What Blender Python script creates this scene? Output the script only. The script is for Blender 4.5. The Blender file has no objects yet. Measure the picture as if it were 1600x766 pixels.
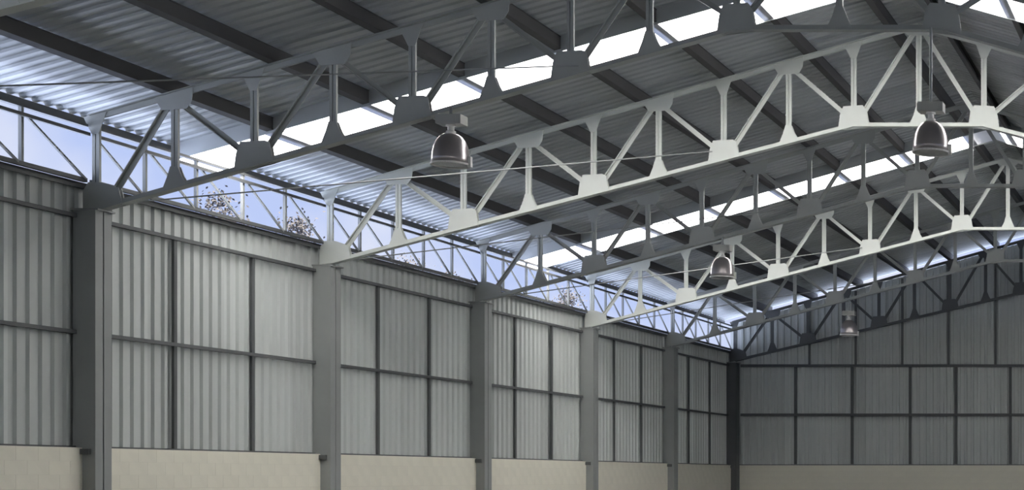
import bpy, math, random
from mathutils import Vector, Matrix
random.seed(7)
S = bpy.context.scene
COL = S.collection

# ------------------------------------------------------------------ camera
F_PX, VX, VY = 2415.0, 1910.0, 748.0          # focal length and vanishing point in the 1600x766 frame
cd = bpy.data.cameras.new('camera'); cam = bpy.data.objects.new('camera', cd); COL.objects.link(cam)
cam.location = (5.6, 0.0, 1.6); cam.rotation_euler = (math.pi/2, 0, 0)
cd.sensor_fit = 'HORIZONTAL'; cd.sensor_width = 36.0; cd.lens = F_PX/1600*36
cd.shift_x = -(VX-800)/1600; cd.shift_y = (VY-383)/1600
cd.clip_end = 500
S.camera = cam

# ------------------------------------------------------------------ sky, sun, exposure
W = bpy.data.worlds.new('world'); S.world = W; W.use_nodes = True
nt = W.node_tree; nt.nodes.clear()
out = nt.nodes.new('ShaderNodeOutputWorld'); bg = nt.nodes.new('ShaderNodeBackground')
tc = nt.nodes.new('ShaderNodeTexCoord'); sep = nt.nodes.new('ShaderNodeSeparateXYZ')
ramp = nt.nodes.new('ShaderNodeValToRGB')
ramp.color_ramp.elements[0].position = 0.0; ramp.color_ramp.elements[0].color = (0.58, 0.68, 1.0, 1)
ramp.color_ramp.elements[1].position = 0.9; ramp.color_ramp.elements[1].color = (0.30, 0.45, 0.90, 1)
nt.links.new(tc.outputs['Generated'], sep.inputs[0]); nt.links.new(sep.outputs['Z'], ramp.inputs[0])
cl = nt.nodes.new('ShaderNodeTexNoise'); cl.inputs['Scale'].default_value = 7.0; cl.inputs['Detail'].default_value = 5
cr = nt.nodes.new('ShaderNodeValToRGB'); cr.color_ramp.elements[0].position = 0.45; cr.color_ramp.elements[1].position = 0.72
cm_ = nt.nodes.new('ShaderNodeMix'); cm_.data_type = 'RGBA'; cm_.inputs['B'].default_value = (0.95, 0.96, 1.0, 1)
nt.links.new(tc.outputs['Generated'], cl.inputs['Vector']); nt.links.new(cl.outputs[0], cr.inputs[0])
nt.links.new(cr.outputs[0], cm_.inputs['Factor']); nt.links.new(ramp.outputs[0], cm_.inputs['A'])
nt.links.new(cm_.outputs['Result'], bg.inputs[0]); bg.inputs[1].default_value = 0.95
nt.links.new(bg.outputs[0], out.inputs[0])
sd = bpy.data.lights.new('sun', 'SUN'); sd.energy = 64.0; sd.angle = math.radians(0.6); sd.color = (1.0, 0.975, 0.95)
sun = bpy.data.objects.new('sun', sd); COL.objects.link(sun)
sun.rotation_euler = Vector((-0.42, 0.22, -1.2)).to_track_quat('-Z', 'Y').to_euler()
sun.location = (30, -20, 60)
S.view_settings.view_transform = 'Standard'; S.view_settings.look = 'None'
S.view_settings.gamma = 1.0; S.view_settings.use_curve_mapping = False
S.view_settings.exposure = 0.0
S.cycles.max_bounces = 10; S.cycles.diffuse_bounces = 6

# ------------------------------------------------------------------ dimensions
HALF = 10.8                       # centre line to column line
Y0, BAY = 22.6, 5.92
TY = [16.25] + [Y0 + BAY*(k-1) for k in range(1, 7)]          # truss 0 .. 6
YF, YE = -8.0, 52.55              # open front, corrugated end wall
ROOF_END = 52.78
SL = 0.282                        # roof slope
BLOCK_TOP, CLAD_TOP = 2.05, 5.9
def top_z(u): return 6.895 + SL*u
def roof_z(u): return 7.16 + SL*u
UE = -0.62                        # eave overhang

# ------------------------------------------------------------------ materials
def mat(name, col, rough=0.6, metal=0.0, var=0.0, noise=0.0, nscale=3.0, bump=0.0, stretch=(1,1,1), col2=None):
    m = bpy.data.materials.new(name); m.use_nodes = True
    n = m.node_tree.nodes; l = m.node_tree.links; b = n['Principled BSDF']
    b.inputs['Roughness'].default_value = rough; b.inputs['Metallic'].default_value = metal
    geo = n.new('ShaderNodeTexCoord'); mp = n.new('ShaderNodeMapping'); mp.inputs['Scale'].default_value = stretch
    l.new(geo.outputs['Object'], mp.inputs[0])
    nz = n.new('ShaderNodeTexNoise'); nz.inputs['Scale'].default_value = nscale; nz.inputs['Detail'].default_value = 4
    l.new(mp.outputs[0], nz.inputs['Vector'])
    mix = n.new('ShaderNodeMix'); mix.data_type = 'RGBA'
    c2 = col2 or tuple(c*(1-noise) for c in col)
    mix.inputs['A'].default_value = (*c2, 1); mix.inputs['B'].default_value = (*[min(1, c*(1+noise*0.5)) for c in col], 1)
    l.new(nz.outputs[0], mix.inputs['Factor'])
    oi = n.new('ShaderNodeObjectInfo'); mr = n.new('ShaderNodeMapRange')
    mr.inputs['To Min'].default_value = 1-var; mr.inputs['To Max'].default_value = 1+var
    l.new(oi.outputs['Random'], mr.inputs['Value'])
    sc = n.new('ShaderNodeVectorMath'); sc.operation = 'SCALE'
    l.new(mix.outputs['Result'], sc.inputs[0]); l.new(mr.outputs[0], sc.inputs['Scale'])
    l.new(sc.outputs[0], b.inputs['Base Color'])
    if bump:
        bp = n.new('ShaderNodeBump'); bp.inputs['Strength'].default_value = bump; bp.inputs['Distance'].default_value = 0.02
        l.new(nz.outputs[0], bp.inputs['Height']); l.new(bp.outputs[0], b.inputs['Normal'])
    return m
M = {}
M['clad'] = mat('wall_cladding_paint', (0.53, 0.555, 0.535), 0.5, 0.0, 0.09, 0.14, 1.5, 0.0, (1, 1, 0.15))
M['roof'] = mat('galvanised_roof', (0.46, 0.48, 0.485), 0.42, 0.3, 0.10, 0.2, 1.2, 0.0, (0.3, 2, 1))
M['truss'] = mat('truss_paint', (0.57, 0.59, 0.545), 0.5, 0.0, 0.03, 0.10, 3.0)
M['truss_shaded'] = mat('truss_paint_shaded', (0.36, 0.37, 0.345), 0.5, 0.0, 0.03, 0.12, 3.0)  # truss paint darkened for the odd trusses, shade put into the colour
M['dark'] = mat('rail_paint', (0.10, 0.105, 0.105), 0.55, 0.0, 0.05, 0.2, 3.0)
M['purlin'] = mat('purlin_primer', (0.05, 0.048, 0.046), 0.6, 0.0, 0.06, 0.2, 2.0)
M['column'] = mat('column_paint', (0.29, 0.30, 0.29), 0.5, 0.0, 0.03, 0.15, 2.0)
M['block'] = mat('cream_block_paint', (0.79, 0.755, 0.635), 0.75, 0.0, 0.012, 0.10, 2.5, 0.15)
M['mortar'] = mat('cream_joint_paint', (0.72, 0.69, 0.58), 0.85, 0.0, 0.0, 0.1, 4.0)
M['concrete'] = mat('concrete_floor', (0.19, 0.195, 0.19), 0.6, 0.0, 0.0, 0.2, 0.6, 0.05)
M['earth'] = mat('gravel_yard', (0.19, 0.222, 0.305), 0.9, 0.0, 0.0, 0.25, 0.3, 0.1)
M['alu'] = mat('spun_aluminium', (0.50, 0.46, 0.46), 0.28, 0.85, 0.0, 0.15, 6.0)
M['lampbody'] = mat('lamp_housing', (0.42, 0.42, 0.39), 0.5, 0.1, 0.0, 0.1, 6.0)
M['ceramic'] = mat('lamp_neck', (0.85, 0.83, 0.80), 0.25, 0.0, 0.0, 0.05, 6.0)
M['bulb'] = mat('frosted_bulb', (0.9, 0.9, 0.88), 0.2, 0.0, 0.0, 0.02, 6.0)
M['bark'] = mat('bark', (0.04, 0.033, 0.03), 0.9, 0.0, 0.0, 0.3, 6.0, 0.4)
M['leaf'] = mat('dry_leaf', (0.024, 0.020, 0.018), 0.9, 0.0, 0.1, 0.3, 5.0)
def glassmat():
    m = bpy.data.materials.new('lamp_glass'); m.use_nodes = True
    b = m.node_tree.nodes['Principled BSDF']
    b.inputs['Base Color'].default_value = (0.95, 0.95, 0.95, 1); b.inputs['Roughness'].default_value = 0.12
    b.inputs['Transmission Weight'].default_value = 0.8
    return m
M['glass'] = glassmat()
def rooflight():
    m = bpy.data.materials.new('translucent_rooflight'); m.use_nodes = True
    n = m.node_tree.nodes; l = m.node_tree.links; n.clear()
    o = n.new('ShaderNodeOutputMaterial'); t = n.new('ShaderNodeBsdfTranslucent'); d = n.new('ShaderNodeBsdfDiffuse')
    tcn = n.new('ShaderNodeTexCoord'); nz = n.new('ShaderNodeTexNoise'); nz.inputs['Scale'].default_value = 2.0
    cr = n.new('ShaderNodeValToRGB'); cr.color_ramp.elements[0].color = (0.86, 0.86, 0.86, 1); cr.color_ramp.elements[1].color = (0.97, 0.97, 0.97, 1)
    l.new(tcn.outputs['Object'], nz.inputs['Vector']); l.new(nz.outputs[0], cr.inputs[0]); l.new(cr.outputs[0], t.inputs[0])
    d.inputs[0].default_value = (0.85, 0.85, 0.85, 1)
    mx = n.new('ShaderNodeMixShader'); mx.inputs[0].default_value = 0.18
    l.new(t.outputs[0], mx.inputs[1]); l.new(d.outputs[0], mx.inputs[2]); l.new(mx.outputs[0], o.inputs[0])
    return m
M['skylight'] = rooflight()

# ------------------------------------------------------------------ mesh helpers
class MB:
    def __init__(s): s.v = []; s.f = []
    def quadbox(s, pts):
        i = len(s.v); s.v += [tuple(p) for p in pts]
        s.f += [tuple(i+a for a in q) for q in ((0,3,2,1),(4,5,6,7),(0,1,5,4),(1,2,6,5),(2,3,7,6),(3,0,4,7))]
        return s
    def box(s, x0, x1, y0, y1, z0, z1):
        return s.quadbox([(x0,y0,z0),(x1,y0,z0),(x1,y1,z0),(x0,y1,z0),(x0,y0,z1),(x1,y0,z1),(x1,y1,z1),(x0,y1,z1)])
    def bar(s, p0, p1, w, h, up=(0,0,1), off=(0,0)):
        """box from p0 to p1, w sideways, h along up, shifted by off (side, up)"""
        p0 = Vector(p0); p1 = Vector(p1); d = (p1-p0).normalized(); up = Vector(up)
        sd_ = d.cross(up).normalized(); up = sd_.cross(d).normalized()
        o = sd_*off[0] + up*off[1]
        c = lambda p, a, b: p + o + sd_*(a*w/2) + up*(b*h/2)
        return s.quadbox([c(p0,-1,-1), c(p0,1,-1), c(p1,1,-1), c(p1,-1,-1), c(p0,-1,1), c(p0,1,1), c(p1,1,1), c(p1,-1,1)])
    def prism_y(s, poly, y0, y1):
        i = len(s.v); n = len(poly)
        s.v += [(x, y0, z) for x, z in poly] + [(x, y1, z) for x, z in poly]
        s.f.append(tuple(range(i, i+n))); s.f.append(tuple(range(i+2*n-1, i+n-1, -1)))
        for k in range(n):
            j = (k+1) % n; s.f.append((i+k, i+n+k, i+n+j, i+j))
        return s
    def lathe(s, prof, seg=28, cx=0, cy=0):
        i = len(s.v); n = len(prof)
        for k in range(seg):
            a = 2*math.pi*k/seg
            s.v += [(cx+r*math.cos(a), cy+r*math.sin(a), z) for r, z in prof]
        for k in range(seg):
            k2 = (k+1) % seg
            for j in range(n-1):
                s.f.append((i+k*n+j, i+k2*n+j, i+k2*n+j+1, i+k*n+j+1))
        return s
    def tube(s, p0, p1, r, seg=8, r1=None):
        p0 = Vector(p0); p1 = Vector(p1); d = (p1-p0).normalized()
        a = d.orthogonal().normalized(); b = d.cross(a); i = len(s.v); r1 = r if r1 is None else r1
        for k in range(seg):
            t = 2*math.pi*k/seg; q = a*math.cos(t)+b*math.sin(t)
            s.v += [tuple(p0+q*r), tuple(p1+q*r1)]
        for k in range(seg):
            j = (k+1) % seg; s.f.append((i+2*k, i+2*j, i+2*j+1, i+2*k+1))
        s.f.append(tuple(i+2*k for k in range(seg-1, -1, -1))); s.f.append(tuple(i+2*k+1 for k in range(seg)))
        return s
    def mesh(s, name, m, smooth=False):
        me = bpy.data.meshes.new(name); me.from_pydata(s.v, [], s.f); me.materials.append(m)
        if smooth:
            for p in me.polygons: p.use_smooth = True
        me.update(); return me
    def build(s, name, m, parent=None, loc=(0,0,0), smooth=False):
        return link(name, s.mesh(name, m, smooth), parent, loc)
def link(name, me, parent=None, loc=(0,0,0)):
    o = bpy.data.objects.new(name, me); COL.objects.link(o); o.location = loc
    if parent: o.parent = parent
    return o
def tag(o, label, cat, group=None):
    o['label'] = label; o['category'] = cat
    if group: o['group'] = group
    return o
def thing(name, loc, label, cat, group=None):
    o = bpy.data.objects.new(name, None); o.empty_display_size = 0.3; COL.objects.link(o); o.location = loc
    return tag(o, label, cat, group)
def struct(o, label=None):
    o['kind'] = 'structure'
    if label: o['label'] = label
    return o
def sroot(name, loc=(0,0,0), label=None):
    o = bpy.data.objects.new(name, None); COL.objects.link(o); o.location = loc
    return struct(o, label)
ORD = ['first', 'second', 'third', 'fourth', 'fifth', 'sixth', 'seventh', 'eighth', 'ninth']

# ------------------------------------------------------------------ ground, floor
g = MB().box(-150, 150, -120, 200, -0.5, -0.12).build('ground', M['earth']); struct(g, 'dark gravel yard around the shed')
fl = MB().box(-11.3, 11.3, YF, YE+0.3, -0.12, 0).build('floor', M['concrete']); struct(fl, 'plain concrete floor slab of the shed')

# ------------------------------------------------------------------ corrugated sheets
PITCH = 0.23
def profile(n_ribs, depth=0.042):
    """(along, out) polyline for n ribs of trapezoid cladding"""
    p = []
    for k in range(n_ribs):
        a = k*PITCH
        p += [(a, 0), (a+0.115, 0), (a+0.137, depth), (a+0.208, depth)]
    p.append((n_ribs*PITCH, 0))
    return p
def sheet_wall_mesh(name, n_ribs, z0, ztop, axis, m, depth=0.042):
    """vertical sheet; along local axis ('y' or 'x'), ribs stand out towards the room"""
    mb = MB(); pr = profile(n_ribs, depth)
    for a, o in pr:
        zt = ztop(a) if callable(ztop) else ztop
        for z in (z0, zt):
            mb.v.append((o, a, z) if axis == 'y' else (a, -o, z))
    for k in range(len(pr)-1):
        q = (2*k, 2*k+2, 2*k+3, 2*k+1); mb.f.append(q if axis == 'x' else q[::-1])
    me = mb.mesh(name, m); return me
SW = 4*PITCH

# left wall ---------------------------------------------------------
XC, XB = -11.14, -10.95          # cladding line, face of the block wall
wl = sroot('wall_left', (XC, 0, 0), 'long side wall of grey corrugated sheets above cream painted blocks')
me = sheet_wall_mesh('cladding_sheet', 4, BLOCK_TOP-0.06, CLAD_TOP, 'y', M['clad'])
y = YE
while y > 13:
    y -= SW; link('cladding_sheet', me, wl, (0, y, 0))
rest = MB().box(-0.01, 0.03, YF, y, BLOCK_TOP, CLAD_TOP).build('cladding_sheet', M['clad'], wl)
# coping angle and sill angle
MB().box(-0.05, 0.11, YF, YE, CLAD_TOP-0.01, CLAD_TOP+0.02).box(0.09, 0.11, YF, YE, CLAD_TOP-0.07, CLAD_TOP).build('coping_angle', M['dark'], wl)
MB().box(0.0, 0.10, YF, YE, BLOCK_TOP+0.002, BLOCK_TOP+0.025).build('sill_angle', M['dark'], wl)
GIRTS = (3.73, 5.42)
COLW = 0.17                       # half the width of a column along the wall
for k in range(-5, 7):
    a = Y0+BAY*(k-2)+COLW; b = a+BAY-2*COLW
    for gz in GIRTS:
        if b > YF and b < YE+0.2:
            MB().box(0.056, 0.115, max(a, YF), b, gz-0.028, gz+0.028).box(0.105, 0.118, max(a, YF), b, gz-0.028, gz-0.005).build('girt', M['dark'], wl)
for k in range(0, 6):
    for t in (1/3, 2/3):
        yy = TY[k]+(TY[k+1]-TY[k])*t
        MB().box(0.056, 0.10, yy-0.035, yy+0.035, BLOCK_TOP+0.025, GIRTS[0]-0.028).box(0.056, 0.10, yy-0.035, yy+0.035, GIRTS[0]+0.028, GIRTS[1]-0.028).build('stud', M['dark'], wl)
# block wall: core and painted blocks (three courses show)
core = MB().box(-0.1, XB-XC-0.006, YF, YE, 0, BLOCK_TOP-0.002).build('block_core', M['mortar'], wl)
bm_ = MB().box(-0.12, 0, -0.199, 0.199, -0.0985, 0.0985).mesh('block', M['block'])
n = 0
for c in range(3):
    yy = YE-0.35-0.2*(c % 2)
    while yy > 17.5:
        link('block', bm_, wl, (XB-XC, yy, BLOCK_TOP-0.1-0.2*c)); yy -= 0.4
MB().box(-0.05, XB-XC, YF, 17.2, 0, BLOCK_TOP).build('plaster_band', M['block'], wl)
MB().box(-0.05, XB-XC, 17.2, YE, 0, BLOCK_TOP-0.605).build('plaster_band', M['block'], wl)

# right wall (out of frame) -----------------------------------------
wr = sroot('wall_right', (-XC, 0, 0), 'opposite side wall of corrugated sheets above cream blocks')
MB().box(-0.03, 0.01, YF, YE, BLOCK_TOP, CLAD_TOP).build('cladding_sheet', M['clad'], wr)
MB().box(XC-XB, 0.05, YF, YE, 0, BLOCK_TOP).build('plaster_band', M['block'], wr)

# end wall ----------------------------------------------------------
wb = sroot('wall_back', (0, YE, 0), 'gable end wall of grey corrugated sheets above cream blocks')
x = -11.12
while x < 11.0:
    x0 = x
    def zt(a, x0=x0): return roof_z(HALF-abs(x0+a))-0.25
    link('cladding_sheet', sheet_wall_mesh('cladding_sheet', 4, BLOCK_TOP-0.06, zt, 'x', M['clad']), wb, (x0, 0, 0))
    x += SW
for gz in (3.76, 5.43):
    MB().box(-10.75, 10.75, -0.125, -0.045, gz-0.045, gz+0.045).build('girt', M['dark'], wb)
MB().box(-11.0, 11.0, -0.10, 0.0, BLOCK_TOP+0.002, BLOCK_TOP+0.025).build('sill_angle', M['dark'], wb)
for sx in (1, -1):
    for xx in (-8.89, -6.97, -5.0, -3.45, -1.6):
        MB().box(sx*xx-0.045, sx*xx+0.045, -0.11, -0.045, BLOCK_TOP+0.035, 3.715).box(sx*xx-0.045, sx*xx+0.045, -0.11, -0.045, 3.805, 5.385).build('stud', M['dark'], wb)
    for xx in (-8.42, -6.85, -5.27, -3.7, -2.1, -0.6):
        MB().box(sx*xx-0.035, sx*xx+0.035, -0.10, -0.045, 5.475, roof_z(HALF-abs(xx))-0.3).build('stud', M['dark'], wb)
MB().box(-11.1, 11.1, -0.142, 0.06, 0, BLOCK_TOP-0.002).build('block_core', M['mortar'], wb)
bm2 = MB().box(-0.199, 0.199, 0, 0.12, -0.098, 0.098).mesh('block', M['block'])
for c in range(5):
    xx = -10.75+0.2*(c % 2)
    while xx < 10.8:
        link('block', bm2, wb, (xx, -0.15, BLOCK_TOP-0.1-0.2*c)); xx += 0.4
MB().box(-10.95, 10.95, -0.15, 0.02, 0, BLOCK_TOP-1.005).build('plaster_band', M['block'], wb)

# front wall behind the camera ---
wf = sroot('wall_front', (0, YF, 0), 'front gable wall of corrugated sheets')
MB().box(-11.1, 11.1, -0.1, 0, 0, CLAD_TOP).build('cladding_panel', M['clad'], wf)
MB().prism_y([(-11.1, CLAD_TOP), (11.1, CLAD_TOP), (11.1, roof_z(-0.3)-0.25), (0, roof_z(HALF)-0.25), (-11.1, roof_z(-0.3)-0.25)], -0.1, 0).build('gable_panel', M['clad'], wf)

# ------------------------------------------------------------------ roof
rf = sroot('ceiling', (0, 0, 0), 'pitched roof of galvanised corrugated sheets')
SKY = [Y0-BAY*3.5, Y0+BAY*0.5+0.06, Y0+BAY*2.5+0.2]  # first strip is unseen behind the camera, added to brighten the near wall
SKW = 1.2
def roof_sheet_mesh(side):
    mb = MB(); pr = profile(4, 0.03)
    for a, o in pr:
        for u in (UE, HALF):
            mb.v.append((side*(-HALF+u), a, roof_z(u)+0.04-o))
    for k in range(len(pr)-1):
        mb.f.append((2*k, 2*k+1, 2*k+3, 2*k+2))
    return mb.mesh('roof_sheet', M['roof'])
rm = {s: roof_sheet_mesh(s) for s in (1, -1)}
edges = [YF] + sum([[c-SKW/2, c+SKW/2] for c in SKY], []) + [ROOF_END]
for i in range(0, len(edges), 2):
    a, b = edges[i], edges[i+1]; n = max(1, round((b-a)/SW)); w = (b-a)/n
    for k in range(n):
        for s in (1, -1):
            o = link('roof_sheet', rm[s], rf, (0, a+k*w, 0)); o.scale = (1, w/SW*1.002, 1)
MB().prism_y([(-0.35, roof_z(HALF-0.35)+0.05), (0, roof_z(HALF)+0.06), (0.35, roof_z(HALF-0.35)+0.05), (0, roof_z(HALF)+0.09)], YF, ROOF_END).build('ridge_cap', M['roof'], rf)
DROP = 0.228
for i, c in enumerate(SKY):
    wn = sroot('window_%d' % (i+1), (0, c, 0), 'bright translucent rooflight strip running up the roof slope')
    for s in (1, -1):
        pts = []
        MBp = MB()
        for (u, yy) in ((UE, -SKW/2), (HALF, -SKW/2), (HALF, SKW/2), (UE, SKW/2)):
            MBp.v.append((s*(-HALF+u), yy, roof_z(u)-DROP))
        MBp.f.append((0, 1, 2, 3)); MBp.build('pane', M['skylight'], wn)
        for e in (-1, 1):
            MB().quadbox([(s*(-HALF+u), e*(SKW/2)+d, roof_z(u)-DROP-0.02+h) for (u, d, h) in
                          ((UE, 0, 0), (HALF, 0, 0), (HALF, e*0.02, 0), (UE, e*0.02, 0), (UE, 0, DROP+0.07), (HALF, 0, DROP+0.07), (HALF, e*0.02, DROP+0.07), (UE, e*0.02, DROP+0.07))]).build('kerb', M['roof'], wn)

# edge trim under the eave ends of the sheets
for s in (1, -1):
    xe = s*(-HALF+UE)
    MB().box(xe-0.03, xe+0.03, YF, ROOF_END, roof_z(UE)-0.075, roof_z(UE)+0.0).build('eave_trim', M['dark'], rf)
# purlins -----------------------------------------------------------
PU = [1.0+1.55*k for k in range(7)]
for s, nm in ((1, 'slope over the long wall'), (-1, 'slope beyond the ridge')):
    for k, u in enumerate(PU):
        mb = MB(); zb = top_z(u)+0.052
        t = s*SL
        def q(x0, x1, z0, z1):
            mb.quadbox([(x0, YF, z0+t*x0), (x1, YF, z0+t*x1), (x1, ROOF_END-0.03, z0+t*x1), (x0, ROOF_END-0.03, z0+t*x0),
                        (x0, YF, z1+t*x0), (x1, YF, z1+t*x1), (x1, ROOF_END-0.03, z1+t*x1), (x0, ROOF_END-0.03, z1+t*x0)])
        q(-0.05, 0.05, 0, 0.014); q(-0.05, 0.05, 0.190, 0.204); q(0.036*s-0.007, 0.036*s+0.007, 0.012, 0.192); q(-0.05*s-0.006, -0.05*s+0.006, 0.0, 0.035)
        o = mb.build('purlin', M['purlin'], None, (s*(-HALF+u), 0, zb))
        tag(o, 'dark steel roof purlin, %s up from the eave, %s' % (ORD[k], nm), 'purlin', 'purlins under the roof sheets')

# ------------------------------------------------------------------ columns
def make_column(side, k):
    b = 'corner column where the corrugated walls meet' if k == 6 else 'grey steel column with a seam, %s from the gable end wall' % ORD[6-k]
    lab = ('dark steel ' + b if k == 6 else b) + (' along the opposite wall' if side < 0 else ' along the long corrugated wall')
    t = thing('steel_column', (side*-10.925, TY[k], 0), lab, 'column', 'columns carrying the trusses')
    hw, hd, th = 0.165, 0.165, 0.014
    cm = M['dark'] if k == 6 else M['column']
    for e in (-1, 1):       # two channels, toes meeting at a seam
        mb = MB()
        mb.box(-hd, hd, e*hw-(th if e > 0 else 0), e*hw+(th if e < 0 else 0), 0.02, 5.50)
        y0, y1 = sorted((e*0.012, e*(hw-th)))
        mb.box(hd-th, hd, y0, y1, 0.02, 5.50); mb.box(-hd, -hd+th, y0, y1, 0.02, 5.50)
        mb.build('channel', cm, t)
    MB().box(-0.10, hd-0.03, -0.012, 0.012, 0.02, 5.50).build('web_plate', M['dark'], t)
    MB().box(-0.27, 0.27, -0.24, 0.24, 0, 0.02).build('base_plate', M['column'], t)
    MB().box(-0.19, 0.21, -0.18, 0.18, 5.50, 5.525).build('cap_plate', M['column'], t)
    MB().box(-0.02*side-0.05, -0.02*side+0.12, -0.215, -hw-0.001, BLOCK_TOP-0.10, BLOCK_TOP-0.02).build('bracket', M['dark'], t)
    return t
for k in range(0, 7):
    make_column(1, k)
    make_column(-1, k)

# ------------------------------------------------------------------ trusses
def make_truss(k):
    Yk = TY[k]; bsl = {1: 0.285, 6: 0.238}.get(k, 0.264)
    U = [1.2*i for i in range(10)]
    if k == 1: U = [0.0] + [1.156*i-0.065 for i in range(1, 8)] + [9.3, 10.8]
    zb0 = 5.55 if k == 1 else 5.60
    def bz(u): return zb0 + bsl*min(u, U[8])
    txt = {6: 'dark steel roof truss standing right against the gable end wall'}.get(
        k, '%s steel roof truss with gusset plates, %s from the gable end wall' % ('pale' if k % 2 == 0 else 'shade-darkened', ORD[6-k]))
    t = thing('roof_truss', (0, Yk, 5.525), txt, 'truss', 'roof trusses')
    m = M['dark'] if k == 6 else M['truss' if k % 2 == 0 else 'truss_shaded']; O = 5.525
    P = lambda s, u, z, y=0.0: Vector((s*(-HALF-0.06*(1 if u == 0 else 0)+u), y, z-O))
    def chord(mb, a, b, sgn):         # back to back angles: vertical legs and a wide flange
        mb.bar(a, b, 0.012, 0.075, off=(-0.016, sgn*0.006)); mb.bar(a, b, 0.012, 0.075, off=(0.016, sgn*0.006)); mb.bar(a, b, 0.15, 0.012, off=(0, sgn*0.044))
        return mb
    for s in (1, -1):
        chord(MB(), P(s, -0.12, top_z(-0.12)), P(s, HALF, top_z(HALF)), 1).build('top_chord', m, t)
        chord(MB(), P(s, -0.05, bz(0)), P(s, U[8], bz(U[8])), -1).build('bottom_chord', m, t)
        for i in range(0, 9 + (1 if s == 1 else 0)):
            u = U[i]; mb = MB()
            a = P(s, u, bz(u)+0.02); b = P(s, u, top_z(u)-0.02)
            w = 0.050 if i else 0.052
            mb.box(a.x-w, a.x-0.008, -0.022, 0.022, a.z, b.z); mb.box(a.x+0.008, a.x+w, -0.022, 0.022, a.z, b.z)
            mb.box(a.x-0.01, a.x+0.01, -0.008, 0.03, a.z, b.z)
            mb.build('vertical', m, t)
            if i < 9:
                ie, io = (i, i+1) if i % 2 == 0 else (i+1, i)
                sg = 1 if io > ie else -1
                a = P(s, U[ie]+sg*0.17, bz(U[ie])+0.20); b = P(s, U[io]-sg*0.11, top_z(U[io])-0.14)
                if ie == 0: a = P(s, 0.16, bz(0)+0.16)
                up = Vector((0, 1, 0))
                MB().bar(a, b, 0.08, 0.014, up, off=(0, 0.024)).bar(a, b, 0.012, 0.05, up, off=(0.036, -0.003)).build('diagonal', m, t)
            # gusset plates
            big = i % 2 == 0
            def poly(c): return [(s*px+P(s, u, 0).x, pz-O) for px, pz in c]
            zc = bz(u); zt_ = top_z(u); sb = bsl if u < U[8] else 0.0
            if i == 0:
                gp = poly([(-0.18, zc-0.06), (0.40, zc+0.05), (0.34, zc+0.30), (0.10, zc+0.38), (-0.10, zc+0.38), (-0.18, zc+0.25)])
            elif big:
                L = 0.26; hl = sb if i < 8 else bsl; hr = sb if i < 8 else 0
                gp = poly([(-L-0.03, zc-0.05-hl*(L)), (L+0.03, zc-0.05+hr*L), (L-0.02, zc+0.25+hr*L), (0.17, zc+0.35), (-0.19, zc+0.33), (-L+0.01, zc+0.24-hl*L)])
            else:
                L = 0.19; hl = sb if i < 9 else 0
                gp = poly([(-L, zc-0.03-hl*L), (L, zc-0.03+hl*L), (0.11, zc+0.16), (0.055, zc+0.30), (-0.055, zc+0.30), (-0.10, zc+0.15)])
            if s < 0: gp = gp[::-1]
            MB().prism_y(gp, -0.034, -0.024).prism_y(gp, 0.032, 0.042).build('gusset_plate', m, t)
            if i == 9:
                gp = poly([(-0.28, zt_-0.10), (-0.20, zt_-0.17), (0.20, zt_-0.17), (0.28, zt_-0.10), (0.06, zt_+0.03), (-0.06, zt_+0.03)])
            elif big:
                L = 0.17
                gp = poly([(-L, zt_+0.03-SL*L), (-0.05, zt_-0.26), (0.05, zt_-0.26), (L, zt_+0.03+SL*L)])
            else:
                L = 0.28
                gp = poly([(-L, zt_+0.04-SL*L), (-L+0.04, zt_-0.12), (-0.18, zt_-0.22), (0.19, zt_-0.20), (L-0.02, zt_-0.08), (L, zt_+0.04+SL*L)])
            if s < 0: gp = gp[::-1]
            MB().prism_y(gp, -0.034, -0.024).build('gusset_plate', m, t)
    a = P(1, U[8], bz(U[8])); b = P(-1, U[8], bz(U[8]))
    chord(MB(), a, b, -1).build('bottom_chord', m, t)
    return t
for k in range(0, 7): make_truss(k)

# ------------------------------------------------------------------ eave lattice between wall top and roof
def make_lattice(k):
    X = -10.98; ya, yb = TY[k]+0.06, TY[k+1]-0.06
    lab = 'slender lattice girder in the open eave, %s bay from the gable end wall' % ORD[5-k]
    t = thing('eave_lattice', (X, TY[k], CLAD_TOP+0.02), lab, 'girder', 'lattice girders along the open eave')
    o = (0, -TY[k], -CLAD_TOP-0.02)
    V = lambda y, z, x=0: Vector((x, y-TY[k], z-CLAD_TOP-0.02))
    MB().bar(V(ya, 6.75), V(yb, 6.75), 0.08, 0.04).build('top_chord', M['dark'], t)
    MB().bar(V(ya, 6.62, 0.05), V(yb, 6.62, 0.05), 0.05, 0.05).build('top_chord', M['dark'], t)
    MB().bar(V(ya, CLAD_TOP+0.05), V(yb, CLAD_TOP+0.05), 0.06, 0.06).build('bottom_chord', M['dark'], t)
    n = 5; st = (TY[k+1]-TY[k])/n
    for i in range(n):
        y0, y1 = TY[k]+i*st, TY[k]+(i+1)*st
        if i: MB().bar(V(y0, CLAD_TOP+0.05), V(y0, 6.73), 0.045, 0.045, (1, 0, 0)).build('post', M['column'], t)
        MB().bar(V(y0+0.08, 6.62, 0.02), V(y1-0.08, CLAD_TOP+0.06, 0.02), 0.03, 0.03, (1, 0, 0)).build('diagonal', M['column'], t)
for k in range(0, 6): make_lattice(k)

# wind bracing rods ---------------------------------------------------
for k in range(0, 5):
    p0 = Vector((-10.72, TY[k]+0.05, 5.62)); p1 = Vector((-HALF+7.0, TY[k+1]-0.05, 5.60+0.264*7.0+0.18))
    o = MB().tube((0, 0, 0), p1-p0, 0.011, 6).build('bracing_rod', M['column'], None, tuple(p0))
    tag(o, 'thin wind bracing rod from the column head, %s bay from the gable end wall' % ORD[5-k], 'rod', 'wind bracing rods')

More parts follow.
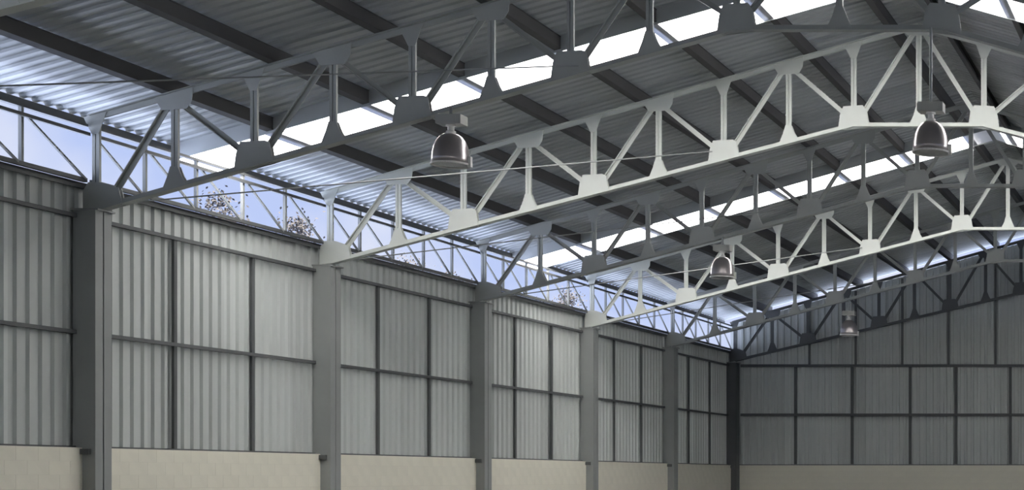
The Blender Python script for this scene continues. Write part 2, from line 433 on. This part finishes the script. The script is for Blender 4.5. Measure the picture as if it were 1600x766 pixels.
# ------------------------------------------------------------------ high bay lamps
def make_lamp(x, y, zhang, lab, zr=6.08):
    t = thing('high_bay_lamp', (x, y, zr), lab, 'lamp', 'high bay lamps under the trusses')
    prof = [(0.062, 0.43), (0.10, 0.425), (0.15, 0.39), (0.195, 0.33), (0.228, 0.25), (0.247, 0.16), (0.256, 0.07), (0.262, 0.0),
            (0.256, 0.0), (0.250, 0.07), (0.240, 0.16), (0.221, 0.245), (0.188, 0.322), (0.145, 0.38), (0.09, 0.415), (0.05, 0.42)]
    r = MB().lathe(prof).build('reflector', M['alu'], t, smooth=True)
    MB().lathe([(0.258, 0.0), (0.272, 0.0), (0.272, -0.028), (0.258, -0.028), (0.258, 0.0)]).build('rim', M['ceramic'], r)
    MB().lathe([(0.0, -0.012), (0.257, -0.012), (0.257, -0.004), (0.0, -0.004)]).build('lens', M['glass'], r)
    MB().lathe([(0.03, 0.42), (0.045, 0.34), (0.075, 0.25), (0.085, 0.18), (0.07, 0.11), (0.035, 0.075), (0.0, 0.065)], 16).build('bulb', M['bulb'], t, smooth=True)
    MB().lathe([(0.0, 0.425), (0.066, 0.425), (0.066, 0.47), (0.045, 0.48), (0.045, 0.535), (0.07, 0.54), (0.07, 0.565), (0.0, 0.565)], 18).build('neck', M['ceramic'], t)
    MB().box(-0.17, 0.19, -0.11, 0.11, 0.565, 0.70).box(-0.19, -0.17, -0.08, 0.08, 0.58, 0.685).box(0.02, 0.12, -0.118, -0.11, 0.59, 0.675).build('ballast_box', M['lampbody'], t)
    MB().box(0.255, 0.30, -0.03, 0.03, -0.05, 0.10).build('latch', M['ceramic'], t)
    MB().tube((0, 0, 0.70), (0, 0, zhang-zr), 0.022, 10).build('hanger_pole', M['column'], t)
    return t
make_lamp(-5.62, TY[1]-0.12, 5.55+0.285*(HALF-5.62)-0.03, 'bell-shaped high bay lamp on a short hanger under the truss sixth from the gable wall', 6.18)
make_lamp(1.36, TY[1]-0.12, 8.16, 'bell-shaped high bay lamp on a long pole near the roof ridge', 6.36)
make_lamp(-5.50, TY[3]-0.12, 5.6+0.264*5.3-0.03, 'bell-shaped high bay lamp on a short hanger under the truss fourth from the gable wall')
make_lamp(-5.55, TY[5]-0.12, 5.6+0.264*5.25-0.03, 'bell-shaped high bay lamp hanging in front of the gable end wall', 5.9)

# ------------------------------------------------------------------ trees beyond the eave
def make_tree(x, y, top, lab):
    rnd = random.Random(int(x*10+y))
    t = thing('tree', (x, y, -0.12), lab, 'tree', 'trees outside the open eave')
    segs = []                                      # skeleton for a tree one unit high
    for i in range(16):
        a = i*2.4+rnd.uniform(-.3, .3); z0 = rnd.uniform(0.46, 0.61); L = rnd.uniform(0.18, 0.27)
        p = Vector((0.006, 0.002, z0)); q = p+Vector((math.cos(a)*L*0.34, math.sin(a)*L*0.34, L)); segs.append((p, q, 0.07, 0.03))
        for j in range(3):
            b = a+rnd.uniform(-1, 1); segs.append((q, q+Vector((math.cos(b)*L*0.22, math.sin(b)*L*0.22, L*rnd.uniform(0.2, 0.5))), 0.03, 0.012))
    h = (top-0.25)/max(sg[1].z for sg in segs)
    tr = MB().tube((0, 0, 0), (0.006*h, 0.002*h, h*0.62), 0.24, 10, 0.13)
    tips = []
    for p, q, r0, r1 in segs:
        tr.tube(p*h, q*h, r0, 6, r1); tips.append(q*h)
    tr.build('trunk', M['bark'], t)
    lf = MB()
    for q in tips:
        for j in range(110):
            c = q+Vector((rnd.gauss(0, .30), rnd.gauss(0, .30), rnd.gauss(0, .24)))
            a = Vector((rnd.uniform(-1, 1), rnd.uniform(-1, 1), rnd.uniform(-1, 1))).normalized()*0.075
            b = a.orthogonal().normalized()*0.04; i = len(lf.v)
            lf.v += [tuple(c-a), tuple(c+b), tuple(c+a), tuple(c-b)]; lf.f.append((i, i+1, i+2, i+3))
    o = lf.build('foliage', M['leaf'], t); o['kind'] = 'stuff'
def at_lateral(px, lateral): return (5.6-lateral, lateral*F_PX/(VX-px))
for px, lat, h, lab in ((405, 40, 13.2, 'dark brown tree outside the open eave, in the fifth bay from the gable wall'),
                        (672, 44, 14.0, 'dark brown tree outside the open eave, in the fourth bay from the gable wall'),
                        (840, 42, 13.1, 'dark brown tree outside the open eave, in the third bay from the gable wall')):
    xx, yy = at_lateral(px, lat); make_tree(xx, yy, h, lab)
